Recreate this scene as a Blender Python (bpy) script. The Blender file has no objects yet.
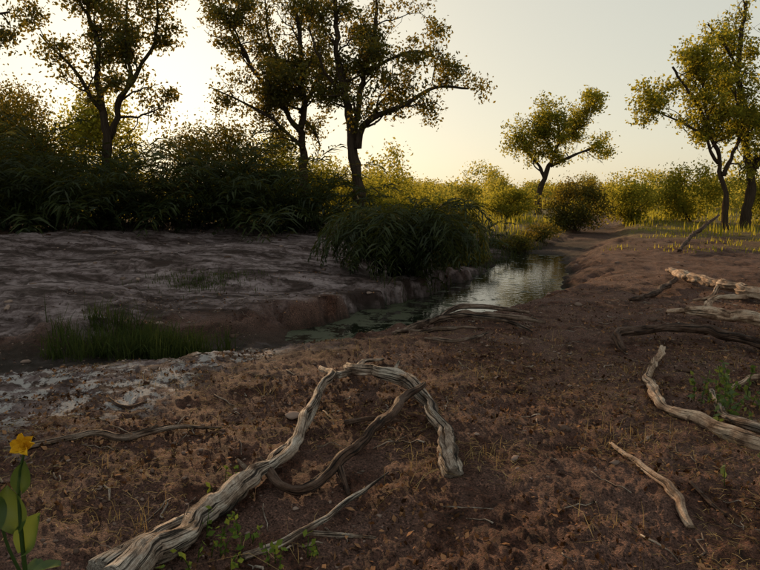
import bpy, math, bmesh
import numpy as np
from mathutils import Vector
rng=np.random.default_rng(7)
# ---------------------------------------------------------------- noise
def hsh(ix,iy,s):
    n=(ix.astype(np.int64)*374761393+iy.astype(np.int64)*668265263+s*1442695)&0xffffffff
    n=((n^(n>>13))*1274126177)&0xffffffff
    n=n^(n>>16)
    return (n&0xffff)/65535.0
def vn(x,y,s=0):
    x=np.asarray(x,float);y=np.asarray(y,float)
    ix=np.floor(x);iy=np.floor(y);fx=x-ix;fy=y-iy
    fx=fx*fx*fx*(fx*(fx*6-15)+10);fy=fy*fy*fy*(fy*(fy*6-15)+10)
    a=hsh(ix,iy,s);b=hsh(ix+1,iy,s);c=hsh(ix,iy+1,s);d=hsh(ix+1,iy+1,s)
    return (a*(1-fx)+b*fx)*(1-fy)+(c*(1-fx)+d*fx)*fy-0.5
def fbm(x,y,o,s=0):
    r=0;a=1
    for i in range(o):
        x,y=.8*x-.6*y,.6*x+.8*y
        r=r+a*vn(x*2.03**i+i*17.3,y*2.03**i-i*9.1,s+i);a*=.5
    return r
def ss(a,b,x):
    t=np.clip((x-a)/(b-a),0,1);return t*t*(3-2*t)
# ---------------------------------------------------------------- terrain
CH=np.array([(-30,2,.7,.25),(-9,5.6,.7,.28),(-5,6.8,.7,.30),(-2.9,7.3,.7,.34),(-1.2,8.2,.6,.40),(0.1,9.6,.8,.60),(1.8,11.9,1.0,.66),(2.9,14,1.0,.62),(3.9,17,.9,.5),(6,21,.9,.4),(9,27,.9,.35),(14,40,1,.3),(30,70,1,.2)],float)
def chan(x,y):
    best=np.full(x.shape,1e9);sg=np.zeros(x.shape);w=np.ones(x.shape);dp=np.zeros(x.shape)
    for a,b in zip(CH[:-1],CH[1:]):
        d=b[:2]-a[:2];L=d@d
        t=np.clip(((x-a[0])*d[0]+(y-a[1])*d[1])/L,0,1)
        qx=x-a[0]-t*d[0];qy=y-a[1]-t*d[1];D=np.hypot(qx,qy)
        m=D<best
        best=np.where(m,D,best);sg=np.where(m,np.sign(d[0]*qy-d[1]*qx),sg)
        w=np.where(m,a[2]+t*(b[2]-a[2]),w);dp=np.where(m,a[3]+t*(b[3]-a[3]),dp)
    return best,sg,w,dp
def H(x,y,fine=False):
    x=np.asarray(x,float);y=np.asarray(y,float)
    d,sg,w,dp=chan(x,y)
    dj=d+0.55*vn(x*1.1,y*1.1,3)+.30*vn(x*3.3,y*3.3,4)+.14*vn(x*8,y*8,5)
    near=-dp*(1-ss(w*.6,w+1.4,dj))
    st=.25+.55*ss(-.25,.2,vn(x*.8+3,y*.8,6))*ss(3.0,1.2,x)
    far=-dp*(1-st*ss(w*.9,w+.22,dj)-(1-st)*ss(w*.8,w+2.8,dj))+.5*ss(2,13,d)*(y>0)
    h=np.where(sg>0,far,near)
    h=h+.20*vn(x*.35,y*.35,1)*ss(1,3,d)+.07*vn(x*1.1,y*1.1,2)
    if fine:
        r=np.hypot(x,y)
        rock=ss(.1,1.0,d)*(sg>0)*ss(7,3,x)
        q=fbm(x*.38+y*.1,y*.6,3,40)+.16*fbm(x*2.2,y*2.2,3,43)
        h=h+rock*ss(60,20,r)*.22*((np.floor(q*6)+ss(.0,.10,(q*6)%1))/6)
        soil=1-.70*rock
        h=h+ss(45,15,r)*soil*(.045*fbm(x*2.6,y*2.6,3,20)+.022*fbm(x*9,y*9,3,30))
        h=h+ss(14,6,r)*soil*(.018*fbm(x*24,y*24,2,50)+.030*np.maximum(0,fbm(x*45,y*45,2,55)-.12))
    return h
def Hf(x,y): return float(H(np.array([x]),np.array([y]),True)[0])
COL=bpy.context.scene.collection
def link(o,parent=None):
    COL.objects.link(o)
    if parent: o.parent=parent
    return o
def mk(name,V,Fc,mat,parent=None,attrs=None,smooth=False):
    V=np.ascontiguousarray(V,np.float32)
    me=bpy.data.meshes.new(name)
    if isinstance(Fc,np.ndarray):
        n=Fc.shape[1]
        me.vertices.add(len(V));me.vertices.foreach_set('co',V.ravel())
        me.loops.add(Fc.size);me.loops.foreach_set('vertex_index',Fc.astype(np.int32).ravel())
        me.polygons.add(len(Fc));me.polygons.foreach_set('loop_start',np.arange(0,Fc.size,n,dtype=np.int32))
        me.polygons.foreach_set('loop_total',np.full(len(Fc),n,np.int32))
        me.update(calc_edges=True)
    else:
        me.from_pydata(V.tolist(),[],Fc)
    for k,a in (attrs or {}).items():
        a=np.asarray(a,np.float32)
        if a.ndim==1:
            at=me.attributes.new(k,'FLOAT','POINT');at.data.foreach_set('value',a)
        else:
            at=me.attributes.new(k,'FLOAT_VECTOR','POINT');at.data.foreach_set('vector',a.ravel())
    if smooth: me.polygons.foreach_set('use_smooth',np.ones(len(me.polygons),bool))
    me.materials.append(mat)
    return link(bpy.data.objects.new(name,me),parent)
def empty(name,loc=(0,0,0)):
    e=bpy.data.objects.new(name,None);e.empty_display_size=.2
    return link(e)
# ---------------------------------------------------------------- materials
def newmat(name):
    m=bpy.data.materials.new(name);m.use_nodes=True;nt=m.node_tree;nt.nodes.clear()
    out=nt.nodes.new('ShaderNodeOutputMaterial')
    return m,nt,out
def N(nt,t,**k):
    n=nt.nodes.new(t)
    for a,b in k.items():
        if a in n.inputs: n.inputs[a].default_value=b
        else: setattr(n,a,b)
    return n
def ramp(nt,fac,stops):
    r=nt.nodes.new('ShaderNodeValToRGB');e=r.color_ramp.elements
    while len(e)<len(stops): e.new(.5)
    for el,(p,c) in zip(e,stops):
        el.position=p;el.color=(*c,1) if len(c)==3 else c
    nt.links.new(fac,r.inputs[0]);return r.outputs[0]
def mix(nt,f,a,b,bt='MIX'):
    m=nt.nodes.new('ShaderNodeMix');m.data_type='RGBA';m.blend_type=bt
    for s,v in ((m.inputs[0],f),(m.inputs[6],a),(m.inputs[7],b)):
        if isinstance(v,bpy.types.NodeSocket): nt.links.new(v,s)
        elif isinstance(v,(int,float)): s.default_value=v
        else: s.default_value=(*v,1)
    return m.outputs[2]
def noise(nt,vec,scale,detail=4,rough=.55,dist=0):
    n=nt.nodes.new('ShaderNodeTexNoise');n.inputs['Scale'].default_value=scale;n.inputs['Detail'].default_value=detail
    n.inputs['Roughness'].default_value=rough;n.inputs['Distortion'].default_value=dist
    nt.links.new(vec,n.inputs['Vector']);return n.outputs['Fac']
def attr(nt,name,vec=False):
    a=nt.nodes.new('ShaderNodeAttribute');a.attribute_name=name
    return a.outputs['Vector'] if vec else a.outputs['Fac']
def leafmat(name,dark,light,trans,tw=.45,gloss=0.):
    m,nt,out=newmat(name)
    t=attr(nt,'tint')
    c=mix(nt,t,dark,light)
    ct=mix(nt,t,[x*.6 for x in trans],trans)
    p=N(nt,'ShaderNodeBsdfDiffuse');nt.links.new(c,p.inputs['Color'])
    tr=N(nt,'ShaderNodeBsdfTranslucent');nt.links.new(ct,tr.inputs[0])
    ms=N(nt,'ShaderNodeMixShader');ms.inputs[0].default_value=tw
    nt.links.new(p.outputs[0],ms.inputs[1]);nt.links.new(tr.outputs[0],ms.inputs[2]);last=ms.outputs[0]
    if gloss:
        g=N(nt,'ShaderNodeBsdfGlossy');g.inputs['Roughness'].default_value=.42;g.inputs['Color'].default_value=(.8,.8,.8,1)
        m2=N(nt,'ShaderNodeMixShader');m2.inputs[0].default_value=gloss;nt.links.new(last,m2.inputs[1]);nt.links.new(g.outputs[0],m2.inputs[2]);last=m2.outputs[0]
    nt.links.new(last,out.inputs[0])
    return m
M_leaf=leafmat('tree_leaf',(.024,.034,.010),(.06,.07,.02),(.38,.28,.035),.38,.01)
M_leafy=leafmat('yellow_green_leaf',(.05,.065,.012),(.13,.13,.028),(.56,.50,.055),.5)
M_palm=leafmat('palm_leaf',(.010,.017,.006),(.034,.046,.014),(.15,.145,.02),.22,.02)
M_far=leafmat('distant_leaf',(.07,.085,.02),(.15,.16,.035),(.60,.52,.08),.5)
M_grass=leafmat('grass_blade',(.022,.036,.012),(.055,.072,.025),(.12,.14,.03),.35)
M_dry=leafmat('dry_straw',(.13,.08,.03),(.48,.34,.16),(.4,.28,.12),.25)
M_litter=leafmat('dead_leaf',(.022,.011,.007),(.36,.19,.10),(.2,.1,.04),.10)
M_plant=leafmat('succulent_leaf',(.04,.08,.02),(.085,.14,.035),(.22,.28,.05),.35,.03)
M_weed=leafmat('weed_leaf',(.06,.10,.02),(.13,.19,.04),(.24,.30,.05),.3)
M_petal=leafmat('petal',(.75,.42,.02),(.85,.55,.04),(.8,.45,.03),.3)
def barkmat(name,c1,c2,bs=.6):
    m,nt,out=newmat(name);g=attr(nt,'grain',True)
    mp=N(nt,'ShaderNodeMapping');mp.inputs['Scale'].default_value=(1,1,.6);nt.links.new(g,mp.inputs[0])
    n1=noise(nt,mp.outputs[0],3,3,.6,.3)
    c=ramp(nt,n1,[(.3,c1),(.7,c2)])
    p=N(nt,'ShaderNodeBsdfDiffuse')
    nt.links.new(c,p.inputs['Color'])
    b=N(nt,'ShaderNodeBump');b.inputs['Strength'].default_value=bs;b.inputs['Distance'].default_value=.04
    nt.links.new(n1,b.inputs['Height']);nt.links.new(b.outputs[0],p.inputs['Normal']);nt.links.new(p.outputs[0],out.inputs[0])
    return m
M_bark=barkmat('bark',(.025,.018,.014),(.09,.065,.048))
def woodmat(name,dark,pale,crackpos=.40):
    m,nt,out=newmat(name);g=attr(nt,'grain',True)
    tc=N(nt,'ShaderNodeTexCoord')
    mp=N(nt,'ShaderNodeMapping');mp.inputs['Scale'].default_value=(2.0,2.0,.9);nt.links.new(g,mp.inputs[0])
    fib=noise(nt,mp.outputs[0],5,5,.72,.5)
    mp2=N(nt,'ShaderNodeMapping');mp2.inputs['Scale'].default_value=(1.2,1.2,.5);nt.links.new(g,mp2.inputs[0])
    crk=noise(nt,mp2.outputs[0],2.4,5,.62,.8)
    blot=noise(nt,tc.outputs['Object'],6,4,.65)
    fine=noise(nt,tc.outputs['Object'],90,3,.7)
    c=ramp(nt,fib,[(.30,dark),(.48,[ (a+b)/2 for a,b in zip(dark,pale)]),(.62,pale)])
    cm=ramp(nt,crk,[(crackpos-.02,(0,0,0)),(crackpos+.05,(1,1,1)),])
    c=mix(nt,cm,[x*.25 for x in dark],c)
    bm_=ramp(nt,blot,[(.38,(.26,.18,.14)),(.5,(.8,.70,.64)),(.60,(1,1,1))])
    c=mix(nt,.92,c,bm_,'MULTIPLY')
    c=mix(nt,.7,c,ramp(nt,fine,[(.35,(.5,.45,.42)),(.5,(1,1,1))]),'MULTIPLY')
    p=N(nt,'ShaderNodeBsdfPrincipled');p.inputs['Roughness'].default_value=.78;p.inputs['Specular IOR Level'].default_value=.25
    nt.links.new(c,p.inputs['Base Color'])
    hsum=mix(nt,.5,mix(nt,.3,fib,fine),cm)
    b=N(nt,'ShaderNodeBump');b.inputs['Strength'].default_value=1;b.inputs['Distance'].default_value=.016
    nt.links.new(hsum,b.inputs['Height']);nt.links.new(b.outputs[0],p.inputs['Normal']);nt.links.new(p.outputs[0],out.inputs[0])
    return m
M_wood=woodmat('weathered_wood',(.09,.064,.05),(.66,.58,.50),.42)
M_wood2=woodmat('dark_weathered_wood',(.03,.018,.014),(.15,.095,.07))
M_wood3=woodmat('pale_dry_wood',(.15,.095,.065),(.70,.55,.42),.38)
M_root=woodmat('root_wood',(.05,.034,.026),(.34,.26,.21),.42)
def groundmat():
    m,nt,out=newmat('ground_soil')
    tc=N(nt,'ShaderNodeTexCoord');V=tc.outputs['Object']
    rock=attr(nt,'rock');gr=attr(nt,'grassy');wh=attr(nt,'white')
    n1=noise(nt,V,1.3,4,.65);n2=noise(nt,V,9,4,.7);n3=noise(nt,V,75,3,.75);n4=noise(nt,V,2.2,5,.68,.6)
    soil=ramp(nt,n2,[(.34,(.026,.011,.007)),(.5,(.082,.035,.023)),(.66,(.165,.084,.060))])
    soil=mix(nt,ramp(nt,n1,[(.44,(0,0,0)),(.58,(1,1,1))]),soil,mix(nt,n3,(.05,.022,.015),(.21,.122,.098)))
    spk=ramp(nt,n3,[(.37,(.14,.11,.10)),(.47,(.85,.85,.85)),(.58,(1.0,1.0,1.0)),(.66,(2.4,2.1,1.9))])
    soil=mix(nt,.9,soil,spk,'MULTIPLY')
    mp=N(nt,'ShaderNodeMapping');mp.inputs['Scale'].default_value=(.5,1.5,1);mp.inputs['Rotation'].default_value=(0,0,.35);nt.links.new(V,mp.inputs[0])
    st=noise(nt,mp.outputs[0],1.1,6,.70,.8)
    rk=ramp(nt,n4,[(.38,(.05,.034,.031)),(.48,(.135,.099,.097)),(.60,(.27,.215,.22))])
    rk=mix(nt,ramp(nt,st,[(.40,(1,1,1)),(.49,(0,0,0))]),rk,(.035,.021,.018))
    rk=mix(nt,ramp(nt,st,[(.55,(0,0,0)),(.63,(1,1,1))]),rk,(.35,.285,.29))
    rk=mix(nt,.8,rk,ramp(nt,n2,[(.38,(.35,.29,.28)),(.5,(1,1,1))]),'MULTIPLY')
    c=mix(nt,rock,soil,rk)
    wm=N(nt,'ShaderNodeMath',operation='MULTIPLY');nt.links.new(wh,wm.inputs[0])
    nt.links.new(ramp(nt,noise(nt,V,4.5,6,.75,.3),[(.505,(0,0,0)),(.54,(1,1,1))]),wm.inputs[1])
    c=mix(nt,wm.outputs[0],c,mix(nt,n3,(.22,.20,.20),(.62,.58,.57)))
    gm=N(nt,'ShaderNodeMath',operation='MULTIPLY');nt.links.new(gr,gm.inputs[0]);nt.links.new(ramp(nt,n4,[(.35,(.2,.2,.2)),(.55,(1,1,1))]),gm.inputs[1])
    c=mix(nt,gm.outputs[0],c,mix(nt,n2,(.08,.07,.02),(.20,.155,.05)))
    wet=attr(nt,'wet');c=mix(nt,wet,c,(.018,.014,.010))
    p=N(nt,'ShaderNodeBsdfPrincipled');p.inputs['Roughness'].default_value=.9;p.inputs['Specular IOR Level'].default_value=.2
    nt.links.new(c,p.inputs['Base Color'])
    hs=mix(nt,.5,n3,n2)
    b=N(nt,'ShaderNodeBump');b.inputs['Strength'].default_value=1;b.inputs['Distance'].default_value=.05
    nt.links.new(hs,b.inputs['Height']);nt.links.new(b.outputs[0],p.inputs['Normal']);nt.links.new(p.outputs[0],out.inputs[0])
    return m
M_ground=groundmat()
# ---------------------------------------------------------------- ground mesh
th=np.radians(np.concatenate([np.linspace(-180,-44,60)[:-1],np.linspace(-44,44,680),np.linspace(44,180,60)[1:]]))
rr_=np.concatenate([[.001,.6],np.exp(np.linspace(np.log(1.2),np.log(3000),900))])
TH,RR_=np.meshgrid(th,rr_)
xf,yf=(RR_*np.sin(TH)).ravel(),(RR_*np.cos(TH)).ravel()
Z=H(xf,yf,True)
nx,ny=len(th),len(rr_)
i=np.arange(ny-1)[:,None]*nx+np.arange(nx-1)[None,:]
Fq=np.ascontiguousarray(np.stack([i,i+nx,i+nx+1,i+1],-1).reshape(-1,4)[:,::-1])
d,sg,w,dp=chan(xf,yf)
jit=fbm(xf*.8,yf*.8,3,60)
rock=np.where(sg>0,ss(.3,1.2,d+jit)*ss(14,9,d+jit*3),0)*ss(7,3,xf+jit*2)
nearrock=np.where(sg<=0,ss(3.4,2.2,d+jit*1.2)*ss(-.1,-1.4,xf+jit),0)*(yf>2)
rock=np.clip(rock*.95+nearrock*.8,0,1)
white=np.clip(np.where(sg<=0,ss(3.8,2.8,d+jit*1.4)*ss(-.9,-1.8,xf+jit*1.5)*ss(.9,1.6,d+jit),0),0,1)
far=ss(20,30,np.hypot(xf,yf)+jit*6)
grassy=np.clip(far*ss(.5,2,d),0,1)
wet=np.clip(ss(-.28,-.42,Z)*.9*ss(-2,-.8,xf)+.85*ss(-.10,-.24,Z)*ss(-1,-2,xf)*ss(1.0,.2,d),0,1)
mk('ground',np.stack([xf,yf,Z],-1),Fq,M_ground,attrs={'rock':rock,'white':white,'grassy':grassy,'wet':wet},smooth=True)
# ---------------------------------------------------------------- water
m,nt,out=newmat('pool_water')
tc=N(nt,'ShaderNodeTexCoord');V=tc.outputs['Object']
p=N(nt,'ShaderNodeBsdfPrincipled');p.inputs['Base Color'].default_value=(.010,.012,.008,1);p.inputs['Roughness'].default_value=.02;p.inputs['IOR'].default_value=1.38
b=N(nt,'ShaderNodeBump');b.inputs['Strength'].default_value=.20;b.inputs['Distance'].default_value=.02
nt.links.new(noise(nt,V,7,3),b.inputs['Height']);nt.links.new(b.outputs[0],p.inputs['Normal'])
al=N(nt,'ShaderNodeBsdfPrincipled');al.inputs['Roughness'].default_value=.7
nt.links.new(mix(nt,noise(nt,V,25,4),(.012,.018,.006),(.05,.055,.022)),al.inputs['Base Color'])
sx=N(nt,'ShaderNodeSeparateXYZ');nt.links.new(V,sx.inputs[0])
mr=N(nt,'ShaderNodeMapRange');mr.inputs['From Min'].default_value=1.9;mr.inputs['From Max'].default_value=.3;nt.links.new(sx.outputs['X'],mr.inputs[0])
ad=N(nt,'ShaderNodeMath',operation='ADD');nt.links.new(noise(nt,V,3.2,7,.75),ad.inputs[0])
mu=N(nt,'ShaderNodeMath',operation='MULTIPLY');nt.links.new(mr.outputs[0],mu.inputs[0]);mu.inputs[1].default_value=.10
nt.links.new(mu.outputs[0],ad.inputs[1])
fac=ramp(nt,ad.outputs[0],[(.57,(0,0,0)),(.61,(1,1,1))])
ms=N(nt,'ShaderNodeMixShader');nt.links.new(fac,ms.inputs[0]);nt.links.new(p.outputs[0],ms.inputs[1]);nt.links.new(al.outputs[0],ms.inputs[2]);nt.links.new(ms.outputs[0],out.inputs[0])
WL=-.43
wp=[(-1.2,7.6),(-.2,7.8),(1.2,9.2),(2.8,11),(4.3,13.2),(5.2,17),(8,21),(6,23),(3,19),(1.4,15),(.2,12.6),(-1.2,10.4),(-1.5,8.8)]
mk('pool_water',[(x,y,WL) for x,y in wp],[list(range(len(wp)))],m)
# ---------------------------------------------------------------- tubes
def catmull(P,R,step):
    P=np.asarray(P,float);R=np.asarray(R,float)
    Q=np.vstack([2*P[0]-P[1],P,2*P[-1]-P[-2]]);RR=np.r_[R[0],R,R[-1]]
    o=[];r=[]
    for k in range(len(P)-1):
        p0,p1,p2,p3=Q[k:k+4];n=max(1,int(np.linalg.norm(p2-p1)/step))
        for t in np.arange(n)/n:
            o.append(.5*((2*p1)+(-p0+p2)*t+(2*p0-5*p1+4*p2-p3)*t*t+(-p0+3*p1-3*p2+p3)*t**3))
            r.append(RR[k+1]*(1-t)+RR[k+2]*t)
    o.append(P[-1]);r.append(R[-1]);return np.array(o),np.array(r)
class Tubes:
    def __init__(s): s.V=[];s.F=[];s.G=[];s.tri=[];s.n=0
    def add(s,P,R,sides=6,rough=0,seed=0,twist=0):
        P=np.asarray(P,float);R=np.asarray(R,float);n=len(P)
        T=np.gradient(P,axis=0);T/=np.linalg.norm(T,axis=1)[:,None]+1e-9
        L=np.r_[0,np.cumsum(np.linalg.norm(np.diff(P,axis=0),axis=1))]
        u=np.cross(T[0],[0.01,.02,1.])
        if np.linalg.norm(u)<.05:u=np.cross(T[0],[1.,0,0])
        U=[u/np.linalg.norm(u)]
        for k in range(1,n):
            u=U[-1]-T[k]*(U[-1]@T[k]);U.append(u/(np.linalg.norm(u)+1e-9))
        U=np.array(U);W=np.cross(T,U)
        a=np.linspace(0,2*np.pi,sides,endpoint=False)
        A,LL=np.meshgrid(a,L)
        rad=R[:,None]*np.ones_like(A)
        if rough:
            at=A+twist*LL
            c,q=np.cos(at),np.sin(at)
            f=1+rough*(.9*vn(c*1.2+LL*1.6+seed,q*1.2+7,seed)+.6*vn(c*2.6+3,q*2.6+LL*4.1+seed,seed+5))
            f-=rough*.8*ss(.12,.0,np.abs(vn(c*2.2+LL*.5,q*2.2-LL*.6,seed+9)))
            f+=rough*.3*vn(c*6+LL*9,q*6+LL*6,seed+12)
            f*=1+rough*.8*vn(LL*4,LL*0+seed,seed+2)
            rad=rad*f
        v=P[:,None,:]+rad[...,None]*(np.cos(A)[...,None]*U[:,None,:]+np.sin(A)[...,None]*W[:,None,:])
        at=A+twist*LL;gs=(R*20)[:,None]
        g=np.stack([np.cos(at)*gs,np.sin(at)*gs,LL*1.2+seed*3.7],-1)
        i=np.arange(n-1)[:,None]*sides+np.arange(sides)[None,:]
        j=np.arange(n-1)[:,None]*sides+((np.arange(sides)+1)%sides)[None,:]
        F=np.stack([i,j,j+sides,i+sides],-1).reshape(-1,4)+s.n
        base=s.n
        s.V.append(v.reshape(-1,3));s.G.append(g.reshape(-1,3));s.F.append(F);s.n+=n*sides
        for ci,(ring,pt) in enumerate(((0,P[0]-T[0]*R[0]*.35),(n-1,P[-1]+T[-1]*R[-1]*.35))):
            s.V.append(pt[None]);s.G.append(np.array([[0,0,L[ring]]]))
            rr=base+ring*sides+np.arange(sides);r2=base+ring*sides+(np.arange(sides)+1)%sides
            cidx=np.full(sides,s.n)
            s.tri.append(np.stack([r2,rr,cidx],-1) if ci==0 else np.stack([rr,r2,cidx],-1));s.n+=1
    def make(s,name,mat,parent=None):
        V=np.vstack(s.V);F=np.vstack(s.F).tolist()+np.vstack(s.tri).tolist()
        return mk(name,V,F,mat,parent,{'grain':np.vstack(s.G)},smooth=True)
# ---------------------------------------------------------------- leaves
def leaves(C,size,asp,rng,flat=0.,droop=0.):
    n=len(C)
    D=rng.normal(size=(n,3));D[:,2]-=droop
    D/=np.linalg.norm(D,axis=1)[:,None]
    Nn=rng.normal(size=(n,3));Nn[:,2]+=flat*3
    S=np.cross(D,Nn);S/=np.linalg.norm(S,axis=1)[:,None]+1e-9
    size=np.asarray(size)*rng.uniform(.6,1.3,n);sz=size[:,None]
    up=np.cross(S,D)
    V=np.stack([C-D*sz*.5,C+S*sz*asp*.5+up*sz*.06,C+D*sz*.5,C-S*sz*asp*.5+up*sz*.06],1).reshape(-1,3)
    return V,np.arange(4*n).reshape(-1,4),n
def leafobj(name,C,size,asp,mat,parent=None,rng=rng,tint=None,**k):
    V,F,n=leaves(C,size,asp,rng,**k)
    t=np.clip(rng.random(n) if tint is None else tint+rng.normal(0,.18,n),0,1)
    return mk(name,V,F,mat,parent,{'tint':np.repeat(t,4)})
# ---------------------------------------------------------------- trees
def build_tree(base,limbs,seed,leafsize=.13,nleaf=34,mat=M_leaf,blen=1.7,dens=2.4,sig=.17,name='broadleaf_tree',upb=.25,start=.35,gap=-.10):
    r=np.random.default_rng(seed)
    e=empty(name);T=Tubes();ends=[]
    bz=Hf(*base[:2])
    def grow(P0,D0,L,R,lev):
        n=max(4,int(L/.2));P=[np.array(P0)];D=np.array(D0,float);D/=np.linalg.norm(D)
        for k in range(n):
            D=D+r.normal(0,.28,3)+np.array([0,0,.05 if lev<3 else -.02]);D/=np.linalg.norm(D);P.append(P[-1]+D*L/n)
        P=np.array(P);RR=R*np.linspace(1,.3,len(P))
        T.add(P,RR,5 if lev<3 else 3)
        if lev>=3:
            for q in (.5,1.0): ends.append(P[int(q*(len(P)-1))])
            return
        nb=max(2,int(L*(3.0 if lev==1 else 4.0)))
        for k in range(nb):
            q=r.uniform(.25,1);p=P[int(q*(len(P)-1))]
            dd=D*.5+r.normal(0,.75,3);dd[2]+=upb
            grow(p,dd,L*r.uniform(.35,.6),R*.45*(1.2-q*.5),lev+1)
    for li,(pts,rad) in enumerate(limbs):
        P=np.array(pts,float);root=P[0][2]<.2
        if root: P[0][2]=bz-.15
        rr=np.linspace(rad[0],rad[1],len(P))
        if root: rr[0]*=1.35
        Pc,Rc=catmull(P,rr,.22)
        Pc=Pc+np.stack([.14*vn(Pc[:,2]*1.3+li*5,Pc[:,2]*0,seed+1)+.10*vn(Pc[:,2]*3.5+li*5,Pc[:,2]*0,seed+8),.2*vn(Pc[:,2]*.9+li,Pc[:,2]*0+3,seed+2),0*Pc[:,2]],-1)
        T.add(Pc,Rc,10,.3,seed+li,.4)
        Ls=np.r_[0,np.cumsum(np.linalg.norm(np.diff(Pc,axis=0),axis=1))];L=Ls[-1]
        st=start if root else .10
        nb=int(L*(1-st)*dens)
        for k in range(nb):
            q=st+(1-st)*(k+r.random())/nb
            j=min(len(Pc)-1,int(q*len(Pc)));d=Pc[min(j+1,len(Pc)-1)]-Pc[j-1];d/=np.linalg.norm(d)+1e-9
            dd=d*.5+r.normal(0,.7,3);dd[2]+=upb
            grow(Pc[j],dd,blen*r.uniform(.5,1.3)*(1.15-.4*q),max(.018,Rc[j]*.45),2 if r.random()<.5 else 1)
    T.make('trunk_and_limbs',M_bark,e)
    E=np.array(ends)
    pk=vn(E[:,0]*1.1+seed,E[:,2]*1.1,seed)+vn(E[:,1]*.9+seed,E[:,2]*.9+9,seed+1)
    E=E[(pk>gap)|(r.random(len(E))<.22)]
    k=r.poisson(nleaf,len(E));C=np.repeat(E,k,axis=0)
    C=C+r.normal(0,sig,C.shape)*np.array([1,1,.75])
    cl=np.repeat(r.random(len(E)),k)
    leafobj('foliage',C,leafsize,.55,mat,e,r,tint=cl*.8+.1)
    return e
Yd=23.
build_tree((-.73,Yd),[
 ([(-.73,Yd,0),(-.80,Yd,1.8),(-.98,Yd+.1,3.5),(-1.25,Yd,5),(-1.5,Yd-.2,6.6),(-1.6,Yd,8.8)],(.24,.06)),
 ([(-.95,Yd+.1,3.4),(-.7,Yd+.3,5.2),(-.2,Yd+.6,7),(.0,Yd+.8,9)],(.13,.04)),
 ([(-.85,Yd,3.1),(-.4,Yd-.2,4.0),(.7,Yd-.5,4.45),(1.9,Yd-.5,5.1),(3.1,Yd-.3,5.1)],(.13,.03)),
 ([(-.5,Yd+.2,5.7),(.4,Yd-.3,6.1),(1.3,Yd-.6,6.3),(2.0,Yd-.6,6.0)],(.07,.025)),
 ([(-1.2,Yd,4.8),(-2.0,Yd-.6,5.8),(-2.4,Yd-.8,7)],(.07,.025))],11,start=.48)
Yd=25.5
build_tree((-3.0,Yd),[
 ([(-3.05,Yd,0),(-3.0,Yd,2),(-3.1,Yd,4.2),(-3.0,Yd,6.2),(-3.3,Yd,9.2)],(.22,.06)),
 ([(-3.1,Yd,3.8),(-3.9,Yd-.3,5.0),(-4.9,Yd-.4,6.3),(-5.7,Yd-.2,7.8)],(.12,.03)),
 ([(-3.1,Yd,4.6),(-2.5,Yd+.4,6.0),(-2.2,Yd+.6,7.8)],(.1,.03)),
 ([(-3.15,Yd,5.6),(-4.2,Yd+.7,7.2),(-4.6,Yd+1,9.2)],(.09,.03)),
 ([(-4.6,Yd-.4,5.9),(-5.6,Yd+.3,7.4),(-6.4,Yd+.3,9.0)],(.08,.03)),
 ([(-3.05,Yd,3.2),(-4.0,Yd-.8,4.2),(-5.2,Yd-1.2,4.9),(-6.3,Yd-1.2,5.4)],(.08,.02))],23,dens=2.8,start=.42)
Yd=21.5
build_tree((-9.2,Yd),[
 ([(-9.25,Yd,0),(-9.15,Yd,1.8),(-9.0,Yd,3.4),(-9.2,Yd,5.0),(-9.2,Yd,6.6),(-9.8,Yd,8.3)],(.20,.05)),
 ([(-9.0,Yd,3.3),(-8.5,Yd-.2,4.4),(-7.8,Yd-.3,5.3),(-7.3,Yd-.3,6.3),(-7.0,Yd,8.2)],(.12,.03)),
 ([(-9.1,Yd,4.2),(-9.9,Yd-.3,5.4),(-10.8,Yd-.5,6.5)],(.08,.025)),
 ([(-8.2,Yd-.2,4.9),(-8.3,Yd+.3,6.4),(-8.4,Yd+.4,8.0)],(.07,.02))],35,dens=2.3,start=.5)
Yd=17.
build_tree((-12.6,Yd),[
 ([(-12.6,Yd,0),(-12.5,Yd,2.2),(-12.2,Yd,4.2),(-12.3,Yd,6.4),(-12.6,Yd,8.5)],(.2,.06)),
 ([(-12.2,Yd,4.2),(-11.3,Yd-.2,5.2),(-10.3,Yd-.4,5.8),(-9.2,Yd-.4,6.0)],(.1,.025))],47,dens=1.7)
Yd=42.
build_tree((10.4,Yd),[
 ([(10.4,Yd,0),(10.5,Yd,1.5),(11.0,Yd,3.0),(11.5,Yd,4.6),(11.4,Yd,6.2)],(.22,.07)),
 ([(10.8,Yd,2.4),(10.1,Yd+.4,3.6),(8.8,Yd,4.8)],(.13,.04)),
 ([(11.1,Yd,3.2),(12.6,Yd-.4,3.9),(14.2,Yd,4.5)],(.13,.04)),
 ([(11.3,Yd,4.0),(10.4,Yd-.5,5.2),(9.6,Yd,6.2)],(.1,.03)),
 ([(11.4,Yd,4.4),(12.7,Yd+.5,5.4),(13.6,Yd,6.0)],(.1,.03))],59,leafsize=.18,nleaf=34,mat=M_leafy,sig=.24,blen=2.0,dens=1.9,start=.5,gap=-.08)
Yd=27.
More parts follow.
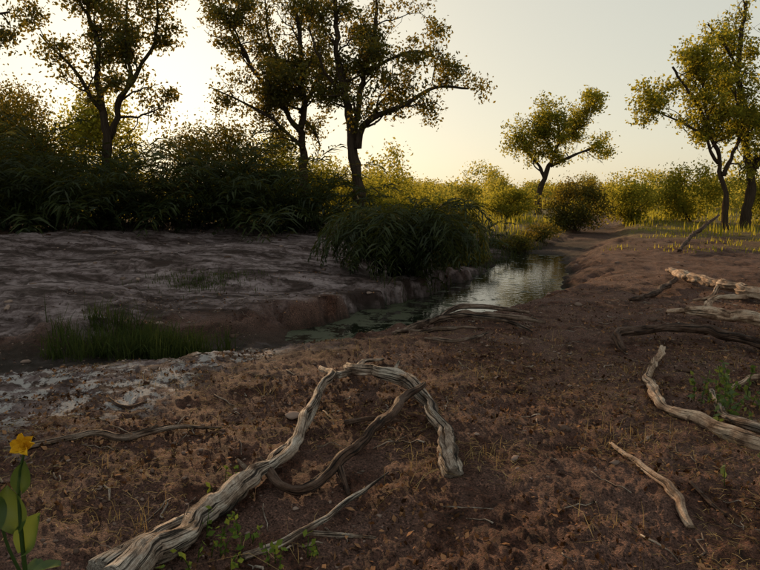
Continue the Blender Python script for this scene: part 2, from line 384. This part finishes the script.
build_tree((15.6,Yd),[
 ([(15.6,Yd,0),(15.6,Yd,2),(15.3,Yd,3.6),(14.9,Yd,5.4),(14.7,Yd,7.4),(14.9,Yd,9.2)],(.2,.06)),
 ([(15.6,Yd,2.2),(16.1,Yd-.3,3.8),(16.4,Yd,5.6),(16.4,Yd,7.8),(16.2,Yd,9.6)],(.15,.04)),
 ([(15.2,Yd,3.6),(14.3,Yd-.2,4.8),(13.6,Yd-.4,6.2)],(.09,.03)),
 ([(15.5,Yd,2.8),(17.5,Yd,4.0),(19.3,Yd,4.9)],(.1,.03)),
 ([(14.8,Yd,6.2),(13.9,Yd-.4,7.4),(13.2,Yd-.4,8.2)],(.07,.03)),
 ([(15.2,Yd,4.4),(16.2,Yd-.7,5.0),(17.2,Yd-1,5.2)],(.08,.03))],61,leafsize=.14,mat=M_leafy,nleaf=32,dens=2.2,gap=.0)
build_tree((14.2,Yd-1),[
 ([(14.2,Yd-1,0),(14.1,Yd-1,1.5),(13.6,Yd-1,3.0),(12.8,Yd-1.2,4.5),(11.5,Yd-1.2,6.4)],(.12,.04)),
 ([(13.7,Yd-1,2.7),(12.6,Yd-1.4,3.8),(10.7,Yd-1.6,4.7)],(.08,.025)),
 ([(13.9,Yd-1,2.2),(14.4,Yd-1,4.0),(14.0,Yd-1.2,5.6)],(.09,.03)),
 ([(13.2,Yd-1,3.6),(12.8,Yd-1.2,5.2),(12.7,Yd-1.2,6.9)],(.07,.025))],73,leafsize=.14,mat=M_leafy,nleaf=32,dens=2.3,start=.5,gap=-.03)
# ---------------------------------------------------------------- palms
def palm(x,y,Rr,Hh,n,seed,name='wild_date_palm',spread=.5,stiff=1.0,lw=.05,nl=20,elmin=35,ll_=.30):
    r=np.random.default_rng(seed);e=empty(name)
    V=[];tint=[];ST=Tubes()
    for k in range(n):
        az=r.uniform(0,2*np.pi);off=r.normal(0,spread*.4,2)
        px,py=x+off[0],y+off[1];pz=Hf(px,py)-.03
        el=math.radians(r.uniform(elmin,89));L=math.hypot(Rr,Hh)*r.uniform(.5,1.0)*(.8+.3*math.sin(el))
        m=11;P=[np.array([px,py,pz+r.uniform(0,.15)])]
        for s in range(m):
            t=s/m;ee=max(el-t**1.4*math.radians(r.uniform(75,110))/stiff,-1.45)
            P.append(P[-1]+L/m*np.array([math.cos(ee)*math.cos(az),math.cos(ee)*math.sin(az),math.sin(ee)]))
        P=np.array(P);ST.add(P,.011*np.linspace(1,.3,len(P)),3)
        tt=r.random()
        for side in (-1,1):
            q=np.linspace(.14,.99,nl)+r.normal(0,.01,nl);q=np.clip(q,0,.999)
            f=q*m;i=f.astype(int);fr=(f-i)[:,None]
            B=P[i]*(1-fr)+P[np.minimum(i+1,m)]*fr
            T=P[np.minimum(i+1,m)]-P[i];T/=np.linalg.norm(T,axis=1)[:,None]
            S=np.cross(T,[0,0,1.]);S/=np.linalg.norm(S,axis=1)[:,None]+1e-6
            ll=L*ll_*(np.sin(np.pi*np.clip(q*.85+.12,0,1))**.7)[:,None]*r.uniform(.8,1.15,(nl,1))
            D=S*side*.75+T*.65+np.array([0,0,.15])+r.normal(0,.14,(nl,3));D/=np.linalg.norm(D,axis=1)[:,None]
            mid=B+D*ll*.5;tip=B+D*ll+np.array([0,0,-1])*ll*.32
            wv=np.cross(D,r.normal(0,.5,(nl,3))+np.array([0,0,1]));wv/=np.linalg.norm(wv,axis=1)[:,None]+1e-6
            wv=wv*lw*.5
            V.append(np.stack([B,mid+wv,tip,mid-wv],1).reshape(-1,3))
            tint.append(np.full(nl*4,np.clip(tt+r.normal(0,.1),0,1)))
    V=np.vstack(V)
    mk('fronds',V,np.arange(len(V)).reshape(-1,4),M_palm,e,{'tint':np.concatenate(tint)})
    ST.make('frond_stems',M_palm,e)
palm(.48,12.9,.5,3.0,150,101,spread=.55,stiff=.47,lw=.034,nl=26,elmin=79,ll_=.15)
palm(.48,12.8,.5,1.7,70,103,spread=.9,stiff=.5,lw=.034,nl=22,elmin=74,ll_=.18)
k=0
for (x,y,R_,H_,n) in [(-2.2,20.2,1.1,2.2,45),(-3.3,19.0,1.3,3.0,55),(-4.9,19.6,1.4,3.3,60),(-6.4,18.6,1.3,2.6,60),(-8.0,18.8,1.4,3.6,60),(-9.6,18.0,1.4,2.9,60),(-11.2,18.6,1.4,3.9,60),(-12.8,18.0,1.4,3.3,60),
   (-2.6,21.5,1.4,3.4,40),(-5.6,22,1.5,4.2,50),(-8.8,21.5,1.5,3.4,50),(-11.6,21.5,1.5,4.4,50),(2.1,18.6,.7,1.4,40),(-14.6,19.5,1.5,3.8,50)]:
    k+=1;palm(x,y,R_,H_,n,200+k,spread=1.3,lw=.055,nl=18,stiff=.95,elmin=30,ll_=.26)
# ---------------------------------------------------------------- bushes
def bush(name,x,y,rx,ry,h,n,mat,size,seed,tb=.5,nb=34):
    r=np.random.default_rng(seed);z=Hf(x,y)
    B=r.normal(size=(nb,3));B/=np.linalg.norm(B,axis=1)[:,None];B*=r.uniform(.35,1,(nb,1))**.6
    B=B*np.array([rx,ry,h*.5])*.85+np.array([x,y,z+h*.48])
    i=r.integers(0,nb,n);C=B[i]+r.normal(size=(n,3))*np.array([rx*.17,ry*.17,h*.10])
    ok=C[:,2]>z;C=C[ok];i=i[ok]
    t=np.clip(tb+.35*(r.random(nb)-.5)[i],0,1)
    e=empty(name)
    leafobj('foliage',C,size,.55,mat,e,r,tint=t)
    T=Tubes()
    for q in range(9):
        b=B[r.integers(nb)];P,Rr=catmull([(x+r.normal(0,.1),y+r.normal(0,.1),z-.1),((x+b[0])/2+r.normal(0,.1),(y+b[1])/2,z+(b[2]-z)*.55),b],[.03,.02,.008],.25);T.add(P,Rr,5)
    T.make('stems',M_bark,e)
bush('shrub',9.3,30,1.6,1.4,2.5,9000,M_leaf,.12,301,.35)
bush('shrub',12.9,33,1.5,1.4,2.2,5000,M_leafy,.14,302)
bush('shrub',15.6,32,1.7,1.5,2.9,7000,M_leafy,.14,303)
bush('shrub',19.0,30,2.0,1.6,3.0,7000,M_leafy,.14,304)
bush('shrub',6.9,34,1.6,1.3,1.7,5000,M_leafy,.14,306)
bush('shrub',2.6,26,1.2,1.0,1.3,4500,M_leafy,.11,307)
bush('shrub',1.0,21.5,1.1,.9,1.5,5500,M_leafy,.09,325,.4)
bush('shrub',2.5,21.0,.8,.8,1.0,3500,M_leaf,.08,326,.3)
bush('shrub',.6,26.5,1.6,1.2,2.2,6000,M_leafy,.11,308)
bush('shrub',-1.9,28,1.9,1.5,2.6,7000,M_leafy,.12,309)
bush('shrub',2.4,16.6,.5,.45,.45,1600,M_leaf,.06,320,.3)
bush('shrub',4.4,20.5,.8,.6,.55,2400,M_leaf,.07,321,.3)
bush('shrub',1.7,15.2,.5,.5,.6,1800,M_leaf,.06,322,.3)
bush('shrub',6.0,23.5,.8,.6,.7,2400,M_leaf,.08,323,.4)
bush('shrub',-11.3,26,2.0,1.8,5.2,15000,M_leafy,.14,310,.8)
bush('shrub',-14.5,25,2.4,2,5.2,18000,M_leaf,.13,311,.3)
bush('shrub',-7.0,27,2.4,1.8,4.4,14000,M_leaf,.13,312,.4)
bush('shrub',-18.0,30,3,2.4,6.5,18000,M_leaf,.16,313,.3)
bush('shrub',-4.4,28,1.8,1.8,3.6,9000,M_leafy,.13,314,.5)
r=np.random.default_rng(5)
CC=[];TT=[];SZ=[]
for i in range(300):
    y=r.uniform(50,200);x=r.uniform(-.85,1.0)*y
    if -5<x-.25*y<5 and y<75: continue
    tall=r.random()<.22
    h=r.uniform(1.8,3.4)*(1+.3*(y>120))*(1.7 if tall else 1);R_=r.uniform(1.8,4.0)
    n=int(700*min(1,60/y)+400);nb=12;zc=h*(.62 if tall else .45)
    B=r.normal(size=(nb,3));B/=np.linalg.norm(B,axis=1)[:,None];B=B*np.array([R_,R_,h*.36])*.8+np.array([x,y,zc])
    j=r.integers(0,nb,n);c=B[j]+r.normal(size=(n,3))*np.array([R_*.24,R_*.24,h*.12]);CC.append(c);TT.append(np.full(n,r.uniform(.1,.95)));SZ.append(np.full(n,.22+.0016*y))
CC=np.vstack(CC);TT=np.concatenate(TT);SZ=np.concatenate(SZ);ok=CC[:,2]>0;CC=CC[ok];TT=TT[ok];SZ=SZ[ok]
V,F,n=leaves(CC,SZ,.6,r)
mk('distant_trees',V,F,M_far,None,{'tint':np.repeat(np.clip(TT+r.normal(0,.15,n),0,1),4)})
# ---------------------------------------------------------------- grass
def blades(name,C,h,wd,mat,seed,lean=.35,curve=.4):
    r=np.random.default_rng(seed);n=len(C)
    az=r.uniform(0,2*np.pi,n);hh=h*r.uniform(.3,1.3,n);dx=np.stack([np.cos(az),np.sin(az),0*az],-1)
    ln=(lean*np.abs(r.normal(0,1,n)))[:,None]
    sd=np.stack([-np.sin(az),np.cos(az),0*az],-1)*(wd*.5)
    up=np.array([0,0,1.])
    b=C;m_=C+up*hh[:,None]*.55+dx*hh[:,None]*ln*.4;t=C+up*hh[:,None]*(1-curve*ln)+dx*hh[:,None]*ln*1.2
    V=np.stack([b-sd,b+sd,m_+sd*.8,m_-sd*.8,t],1).reshape(-1,3)
    o=np.arange(n)[:,None]*5
    F=(o+np.array([0,1,2,3])).tolist()+(o+np.array([3,2,4])).tolist()
    return mk(name,V,F,mat,None,{'tint':np.repeat(r.random(n),5)})
def scatter(n,x0,x1,y0,y1,seed):
    r=np.random.default_rng(seed);x=r.uniform(x0,x1,n);y=r.uniform(y0,y1,n);return x,y,r
def onground(x,y,dz=0): return np.stack([x,y,H(x,y,True)+dz],-1)
r=np.random.default_rng(9);c_=r.normal(0,1,(50,2))*np.array([.6,.26])+np.array([-2.75,7.35]);j=r.integers(0,50,2600)
x=c_[j,0]+r.normal(0,.07,2600);y=c_[j,1]+r.normal(0,.07,2600)
blades('marsh_grass',onground(x,y,-.02),.36,.010,M_grass,10,lean=.7)
r=np.random.default_rng(12);x=r.normal(-3.2,.5,800);y=r.normal(11.2,.3,800)
blades('marsh_grass',onground(x,y,-.01),.10,.012,M_grass,13)
r=np.random.default_rng(15);X0=r.uniform(-.2,6,9000);Y0=r.uniform(10.5,23,9000);d_,s_,w__,_=chan(X0,Y0)
k_=(s_>0)&(d_>w__*.85)&(d_<w__+1.3)&(fbm(X0*1.3,Y0*1.3,2,93)>-.12);X0=X0[k_];Y0=Y0[k_]
blades('bank_grass',onground(X0,Y0,-.02),.30,.018,M_palm,16,lean=.8)
x,y,r=scatter(70000,-30,45,22,80,14);d_,_,_,_=chan(x,y);k_=(d_>1.3)&(vn(x*.25,y*.25,70)+.2>0)&~((x>6)&(y<30)&(x<12));x=x[k_];y=y[k_]
blades('field_grass',onground(x,y,-.02),.42,.04,M_leafy,15)
x,y,r=scatter(16000,4,25,15,32,16);d_,_,_,_=chan(x,y);k_=(d_>1.6)&(fbm(x*.6,y*.6,3,71)>.12);x=x[k_];y=y[k_]
blades('field_grass',onground(x,y,-.02),.16,.022,M_leafy,17)
pts=[(.30,3.56),(1.44,3.93),(-.87,4.84),(-.44,2.71),(.60,3.60),(.2,3.3),(1.71,3.96),(2.6,4.4),(-1.9,5.0),(2.3,5.6),(.9,5.3),(-.2,6.0),(1.9,6.8),(3.3,5.9),(.1,4.9),(-1.2,2.9),(-1.5,3.3),(1.1,2.8)]
r=np.random.default_rng(18);xx=[];yy=[]
for a,b_ in pts:
    n=r.integers(10,34);xx.append(r.normal(a,.09,n));yy.append(r.normal(b_,.09,n))
x=np.concatenate(xx);y=np.concatenate(yy)
blades('dry_grass_tuft',onground(x,y,-.01),.13,.0035,M_dry,19,lean=.9)
def straws(name,x,y,L,wd,mat,seed,up=.12):
    r=np.random.default_rng(seed);n=len(x);az=r.uniform(0,2*np.pi,n);C=onground(x,y,.009)
    D=np.stack([np.cos(az),np.sin(az),r.normal(0,up,n)],-1)*(L*r.uniform(.4,1.4,n))[:,None]*.5
    S=np.stack([-np.sin(az),np.cos(az),0*az],-1)*wd*.5
    B=np.stack([-np.sin(az),np.cos(az),0*az],-1)*(r.normal(0,.12,n)*L)[:,None]+np.array([0,0,.006])
    V=np.stack([C-D-S,C-D+S,C+B+S,C+B-S,C+D+S,C+D-S],1).reshape(-1,3);o=np.arange(n)[:,None]*6
    F=np.vstack([o+np.array([0,1,2,3]),o+np.array([3,2,4,5])])
    return mk(name,V,F,mat,None,{'tint':np.repeat(r.random(n)**1.5,6)})
x,y,r=scatter(50000,-4,8,2,11,20);k_=(fbm(x*1.2,y*1.2,3,80)+.06*x>-.06)&(H(x,y)>-.3)&(r.random(len(x))<ss(9,3,y)+.15);x=x[k_];y=y[k_]
straws('straw_litter',x,y,.06,.003,M_dry,21)
x,y,r=scatter(60000,-4,9,2,12,22);k_=(fbm(x*1.5,y*1.5,3,81)+.04*x>-.08)&(H(x,y)>-.3)&(r.random(len(x))<ss(10,3,y)+.12);x=x[k_];y=y[k_]
C=onground(x,y,.012);rl=np.random.default_rng(23);leafobj('leaf_litter',C,.030*rl.uniform(.4,1.5,len(C)),.6,M_litter,None,rl,tint=rl.random(len(C))**1.6,flat=.8)
# ---------------------------------------------------------------- pebbles
mp_,nt,out=newmat('pebble')
p=N(nt,'ShaderNodeBsdfDiffuse')
nt.links.new(mix(nt,attr(nt,'tint'),(.04,.02,.014),(.30,.22,.185)),p.inputs['Color']);nt.links.new(p.outputs[0],out.inputs[0])
bm=bmesh.new();bmesh.ops.create_icosphere(bm,subdivisions=2,radius=1);bv=np.array([v.co[:] for v in bm.verts]);bf=np.array([[v.index for v in f.verts] for f in bm.faces]);bm.free()
def stones(name,x,y,s,seed):
    r=np.random.default_rng(seed);n=len(x);C=onground(x,y)
    sc=s[:,None]*r.uniform(.55,1.2,(n,3));sc[:,2]*=.6
    nz=1+.9*(vn(bv[:,0][None]*1.9+np.arange(n)[:,None]*3.1,bv[:,1][None]*1.9+bv[:,2][None]*2.5,seed))
    a=r.uniform(0,6.28,n);ca,sa=np.cos(a)[:,None],np.sin(a)[:,None]
    q=bv[None]*sc[:,None,:]*nz[...,None]
    v=np.stack([q[...,0]*ca-q[...,1]*sa,q[...,0]*sa+q[...,1]*ca,q[...,2]],-1)+C[:,None,:]+np.array([0,0,1])*(s*.10)[:,None,None]
    F=(bf[None]+(np.arange(n)*len(bv))[:,None,None]).reshape(-1,3)
    mk(name,v.reshape(-1,3),F,mp_,None,{'tint':np.repeat(r.random(n)**1.5,len(bv))},smooth=False)
x,y,r=scatter(14000,-5,8,2,10,30);k_=(fbm(x*1.1,y*1.1,2,90)>-.2)&(H(x,y)>-.36);x=x[k_];y=y[k_]
stones('gravel',x,y,.004+.014*r.random(len(x))**3,31)
x,y,r=scatter(460,-9,12,3.4,22,32);k_=(H(x,y)>-.36);x=x[k_];y=y[k_]
stones('stones',x,y,.015+.06*r.random(len(x))**3,33)
# ---------------------------------------------------------------- dead wood
def wood(name,parts,mat,seed=0):
    T=Tubes()
    for i,(pts,rad) in enumerate(parts):
        P=np.array([(x,y,0) for x,y,l in pts],float)
        z=H(P[:,0],P[:,1],True)
        P[:,2]=z+np.array([l for *_,l in pts])
        Pc,Rc=catmull(P,rad,.016)
        wob=seed*3+i*7+len(pts)
        L=np.arange(len(Pc))*.016
        am=np.minimum(1,L/.2)*np.minimum(1,(L[-1]-L)/.2+.2)*(Rc*.32+.007)
        Pc[:,0]+=am*(vn(L*5+wob,L*0,wob)*2+1.0*vn(L*15,L*0,wob));Pc[:,1]+=am*vn(L*5+wob,L*0+5,wob)*2;Pc[:,2]+=am*vn(L*6+wob,L*0+9,wob)*1.3
        T.add(Pc,Rc,26,.52,wob%97,.9)
        r=np.random.default_rng(wob)
        for q in range(int(L[-1]*.9)):
            j=r.integers(int(len(Pc)*.15),max(int(len(Pc)*.9),int(len(Pc)*.15)+1));dd=r.normal(size=3);dd[2]=abs(dd[2])*.6;t_=Pc[min(j+1,len(Pc)-1)]-Pc[j-1];t_/=np.linalg.norm(t_)+1e-9
            dd=dd/np.linalg.norm(dd)+t_*.7;l=Rc[j]*r.uniform(1.6,3.0)
            Q=np.array([Pc[j]+dd*l*s_ for s_ in np.linspace(0,1,6)]);T.add(Q,Rc[j]*.33*np.linspace(1.2,.45,6),10,.4,wob+q,.5)
    return T.make(name,mat)
wood('twisted_dead_branch',[
 ([(-1.06,2.3,.06),(-.99,2.51,.07),(-.86,2.87,.08),(-.66,3.24,.08),(-.53,3.54,.12),(-.48,4.01,.16),(-.44,4.45,.17),(-.36,4.85,.12),(-.50,5.16,.08)],[.085,.080,.062,.046,.034,.031,.030,.029,.02]),
 ([(-1.16,2.42,.04),(-1.02,2.78,.05),(-.84,3.05,.04),(-.70,3.32,.05),(-.63,3.62,.03),(-.50,4.0,.04),(-.44,4.3,.10),(-.44,4.5,.16)],[.06,.052,.044,.036,.028,.024,.022,.018]),
 ([(-.30,5.5,.03),(-.22,5.05,.12),(.0,4.85,.15),(.2,4.6,.12),(.32,4.25,.09),(.41,3.8,.06),(.41,3.38,.03)],[.03,.046,.052,.055,.058,.060,.052]),
 ([(-.34,4.85,.12),(-.22,5.1,.10),(-.15,5.5,.08),(.03,5.7,.02)],[.03,.028,.022,.014]),
 ],M_wood,1)
wood('dead_branch',[([(-.68,3.38,.12),(-.52,3.22,.05),(-.40,3.22,.05),(-.23,3.44,.10),(.03,3.85,.16),(.2,4.2,.19),(.32,4.42,.20)],[.026,.032,.034,.032,.028,.024,.014]),
 ([(-.24,3.44,.09),(-.2,3.3,.03),(-.17,3.2,.0)],[.02,.014,.01])],M_wood2,2)
wood('dead_branch',[([(-.61,2.62,.02),(-.42,2.75,.03),(-.29,2.87,.05),(-.11,3.12,.06),(.05,3.36,.07)],[.016,.020,.018,.012,.006]),
 ([(-.36,2.82,.03),(-.2,2.80,.03),(-.02,2.77,.01)],[.014,.011,.006])],M_wood,3)
wood('dead_branch',[([(-.24,4.09,.03),(-.05,4.14,.04),(.14,4.11,.02)],[.017,.016,.01])],M_wood2,4)
wood('dead_branch',[([(-2.25,3.6,.0),(-2.07,3.65,.02),(-1.83,3.80,.03),(-1.63,3.84,.03),(-1.35,4.0,.03),(-1.06,4.06,.01)],[.020,.022,.020,.022,.016,.008]),
 ([(-1.63,3.85,.03),(-1.5,3.9,.06),(-1.42,3.86,.09)],[.012,.008,.005])],M_root,5)
wood('dead_branch',[([(-2.07,4.64,.02),(-1.87,4.45,.02),(-1.73,4.51,.01)],[.012,.016,.008])],M_wood2,6)
wood('dead_branch',[([(1.50,3.91,.01),(1.53,3.50,.02),(1.55,3.14,.02),(1.52,2.88,.01)],[.014,.019,.020,.016])],M_wood3,7)
wood('fallen_dead_limb',[([(2.50,6.3,.02),(2.53,6.6,.10),(2.95,6.85,.12),(3.5,6.85,.12),(3.87,6.4,.09),(4.3,5.9,.05)],[.035,.045,.05,.05,.055,.06])],M_wood2,8)
wood('fallen_dead_limb',[([(3.85,7.8,.14),(4.15,7.45,.16),(4.5,7.1,.16),(5.2,6.6,.12)],[.055,.07,.08,.09]),
  ([(3.85,7.8,.14),(3.7,8.0,.06)],[.04,.02]),([(4.0,7.6,.15),(4.2,7.9,.24),(4.7,8.0,.26)],[.045,.035,.03])],M_wood3,9)
wood('fallen_dead_limb',[([(5.35,11.6,.12),(5.3,10.7,.12),(5.3,9.7,.14),(5.5,9.0,.12),(6.2,8.6,.05)],[.07,.09,.09,.09,.11]),
  ([(5.3,9.7,.14),(5.0,9.4,.05),(4.7,9.35,.02)],[.05,.035,.02])],M_wood3,10)
wood('fallen_dead_limb',[([(2.85,6.2,.10),(2.42,5.5,.05),(2.17,4.8,.04),(2.14,4.45,.03),(2.2,4.3,.02)],[.025,.034,.034,.032,.028]),
  ([(2.14,4.45,.03),(2.24,4.25,.04),(2.34,4.0,.05),(2.5,3.8,.04),(2.8,3.6,.04)],[.033,.043,.046,.05,.056])],M_wood3,11)
wood('dead_branch',[([(2.76,5.06,.03),(2.5,4.45,.04),(2.52,4.1,.05),(2.7,3.85,.05)],[.024,.03,.032,.03])],M_wood,12)
wood('dead_branch',[([(3.7,9.2,.02),(4.2,9.6,.06),(4.6,10.1,.10),(5.0,10.6,.12)],[.03,.04,.045,.04])],M_wood2,13)
wood('dead_branch',[([(7.6,16.0,.1),(8.6,17.6,.25),(9.8,19.4,.5),(11.2,21,.8)],[.04,.055,.055,.03])],M_wood2,14)
wood('dead_branch',[([(2.94,5.12,.03),(3.2,5.3,.05),(3.5,5.5,.05)],[.015,.02,.02])],M_wood3,15)
wood('dead_branch',[([(1.71,3.29,.01),(1.74,3.15,.02),(1.76,3.0,.01)],[.012,.014,.01])],M_wood2,16)
wood('exposed_root',[([(.16,7.5,.03),(.62,7.8,.08),(1.1,7.85,.10),(1.6,7.6,.09),(2.05,7.7,.05)],[.03,.042,.04,.034,.016]),
 ([(.62,7.8,.08),(.9,7.6,.10),(1.5,7.3,.08),(1.75,7.1,.03)],[.03,.03,.024,.012]),
 ([(.48,6.6,.02),(.65,6.4,.05),(.84,6.3,.05),(1.0,6.5,.05),(1.2,6.8,.03)],[.014,.020,.022,.020,.010]),
 ([(.7,7.9,.0),(1.0,8.1,.12),(1.5,8.0,.12),(1.9,7.9,.1)],[.03,.035,.03,.015]),
 ([(.2,7.55,.03),(.4,7.2,.05),(.8,7.05,.05),(1.2,7.15,.03)],[.02,.022,.022,.012])],M_root,17)
r=np.random.default_rng(44);T=Tubes()
for i in range(380):
    x=r.uniform(-3,6);y=r.uniform(2.3,9.5);a=r.uniform(0,6.28);L=r.uniform(.05,.3);n=6
    xs=x+np.cos(a)*np.linspace(0,L,n)+r.normal(0,.009,n);ys=y+np.sin(a)*np.linspace(0,L,n)+r.normal(0,.009,n)
    zs=H(xs,ys,True)+.008
    if zs.min()<-.25: continue
    T.add(np.stack([xs,ys,zs],-1),np.linspace(1,.5,n)*r.uniform(.0025,.007),5)
T.make('twigs',M_wood)
# ---------------------------------------------------------------- small leafy plants
def leafy(name,x,y,h,nst,seed,mat=M_plant,ls=.045,sp=.15):
    r=np.random.default_rng(seed);e=empty(name);T=Tubes();C=[]
    for k in range(nst):
        bx_,by_=x+r.normal(0,sp),y+r.normal(0,sp);z=Hf(bx_,by_)
        a=r.uniform(0,6.28);hh=h*r.uniform(.5,1.1);ln=r.uniform(.1,.6)*hh
        P,R_=catmull([(bx_,by_,z-.01),(bx_+ln*.4*math.cos(a),by_+ln*.4*math.sin(a),z+hh*.6),(bx_+ln*math.cos(a),by_+ln*math.sin(a),z+hh)],[.003,.0025,.0015],.03)
        T.add(P,R_,5)
        for p_ in P[1:]:
            for q in range(2): C.append(p_+r.normal(0,.012,3))
    T.make('stems',mat,e);C=np.array(C)
    leafobj('leaves',C,ls,.6,mat,e,r)
leafy('green_weed',-.84,2.56,.15,7,400,M_weed,ls=.038,sp=.1)
leafy('green_weed',-.66,2.72,.13,6,401,M_weed,ls=.038,sp=.1)
leafy('green_weed',-.80,3.2,.13,4,407,M_weed,ls=.035,sp=.06)
leafy('green_weed',-.45,2.6,.12,6,402,M_weed,ls=.036,sp=.08)
leafy('green_weed',2.62,4.6,.30,12,403,ls=.05)
leafy('green_weed',2.55,4.1,.22,10,404,ls=.05,sp=.2)
leafy('green_weed',2.9,4.4,.3,10,405,ls=.055,sp=.2)
leafy('green_weed',2.1,3.5,.14,6,406,ls=.04,sp=.12)
def oval(c,L,W,dirv,nrm,cup=.12):
    d=np.array(dirv,float);d/=np.linalg.norm(d);nn=np.array(nrm,float);nn-=d*(nn@d);nn/=np.linalg.norm(nn);s=np.cross(d,nn)
    V=[];F=[];rows=11;cols=7
    for i in range(rows):
        t=i/(rows-1);wd=W*.5*(math.sin(math.pi*min(1,max(.02,t*.96+.02)))**.6)
        for j in range(cols):
            u=(j-(cols-1)/2)/((cols-1)/2)
            V.append(np.array(c)+d*L*t+s*u*wd+nn*(cup*W*u*u-.15*L*t*t+.04*W*math.sin(t*9+u*2)))
    for i in range(rows-1):
        for j in range(cols-1):
            a=i*cols+j;F.append([a,a+1,a+cols+1,a+cols])
    return V,F
def flowerplant():
    e=empty('yellow_flowering_plant');gz=Hf(-.98,1.6)
    T=Tubes()
    P,R_=catmull([(-1.0,1.66,gz-.02),(-.985,1.63,gz+.35),(-.975,1.6,.62),(-.97,1.6,.82),(-.945,1.6,.92)],[.008,.007,.006,.004,.0035],.03);T.add(P,R_,8)
    P2,R2=catmull([(-.98,1.62,.5),(-1.02,1.6,.66),(-1.03,1.6,.82)],[.005,.004,.003],.03);T.add(P2,R2,8)
    T.make('stem',M_plant,e)
    VV=[];FF=[];tt=[]
    r=np.random.default_rng(3)
    def addl(c,L,W,d,nn,cup=.12):
        V,F=oval(c,L,W,d,nn,cup);b=len(VV);VV.extend(V);FF.extend([[q+b for q in f] for f in F]);tt.extend([r.random()]*len(V))
    addl((-.965,1.6,.80),.085,.05,(.2,-.1,1),(.2,-1,.1),.3)
    addl((-.985,1.6,.69),.125,.08,(-.12,-.1,1),(.3,-1,.1),.3)
    addl((-.975,1.61,.62),.12,.07,(.35,-.1,.9),(-.2,-1,.2),.3)
    addl((-1.03,1.6,.70),.13,.08,(-.3,.0,.9),(.3,-1,.3),.3)
    addl((-1.03,1.6,.81),.07,.035,(-.2,.0,1),(.3,-1,.3),.3)
    for k in range(9):
        a=r.uniform(0,6.28);z=.1+.055*k
        addl((-.985,1.63,gz+z),.11,.06,(math.cos(a),math.sin(a),.5),(0,0,1))
    mk('leaves',VV,FF,M_plant,e,{'tint':tt},smooth=True)
    VV=[];FF=[];tt=[]
    for k,a in enumerate((.1,.9,1.9,2.9,4.0,5.2)):
        addl((-.945,1.6,.925),r.uniform(.028,.042),r.uniform(.022,.030),(math.cos(a),.5*math.sin(a)-.3,.65*math.sin(a)+.4),(0,-1,.4),.5)
    mk('petals',VV,FF,M_petal,e,{'tint':tt},smooth=True)
flowerplant()
# ---------------------------------------------------------------- light, sky, camera
EL=11.;AZ=-20.
w_=bpy.data.worlds.new('World');bpy.context.scene.world=w_;w_.use_nodes=True;nt=w_.node_tree
bg=nt.nodes['Background'];sk=nt.nodes.new('ShaderNodeTexSky');sk.sky_type='NISHITA';sk.sun_disc=False
sk.sun_elevation=math.radians(EL);sk.sun_rotation=math.radians(AZ);sk.air_density=1.0;sk.dust_density=1.6;sk.ozone_density=1.0
ga=nt.nodes.new('ShaderNodeGamma');ga.inputs[1].default_value=.28
hs=nt.nodes.new('ShaderNodeHueSaturation');hs.inputs['Saturation'].default_value=.85
nt.links.new(sk.outputs[0],ga.inputs[0]);nt.links.new(ga.outputs[0],hs.inputs['Color'])
tn=mix(nt,1.0,hs.outputs[0],(3.1,2.98,2.55),'MULTIPLY')
nt.links.new(tn,bg.inputs[0]);bg.inputs[1].default_value=.15
sl=bpy.data.lights.new('sun','SUN');sl.energy=5.0;sl.angle=math.radians(.5);sl.color=(1,.64,.34)
so=bpy.data.objects.new('sun',sl);link(so)
a=math.radians(AZ);e_=math.radians(EL)
dirv=Vector((math.sin(a)*math.cos(e_),math.cos(a)*math.cos(e_),math.sin(e_)))
so.rotation_euler=dirv.to_track_quat('Z','Y').to_euler()
cam=bpy.data.cameras.new('camera');cam.lens=29.94;cam.sensor_width=36;cam.clip_end=5000;cam.clip_start=.05
co=bpy.data.objects.new('camera',cam);link(co);co.location=(0,0,1.6);co.rotation_euler=(math.radians(90-8.5),0,0)
bpy.context.scene.camera=co
vs=bpy.context.scene.view_settings;vs.view_transform='Standard';vs.look='None';vs.exposure=0
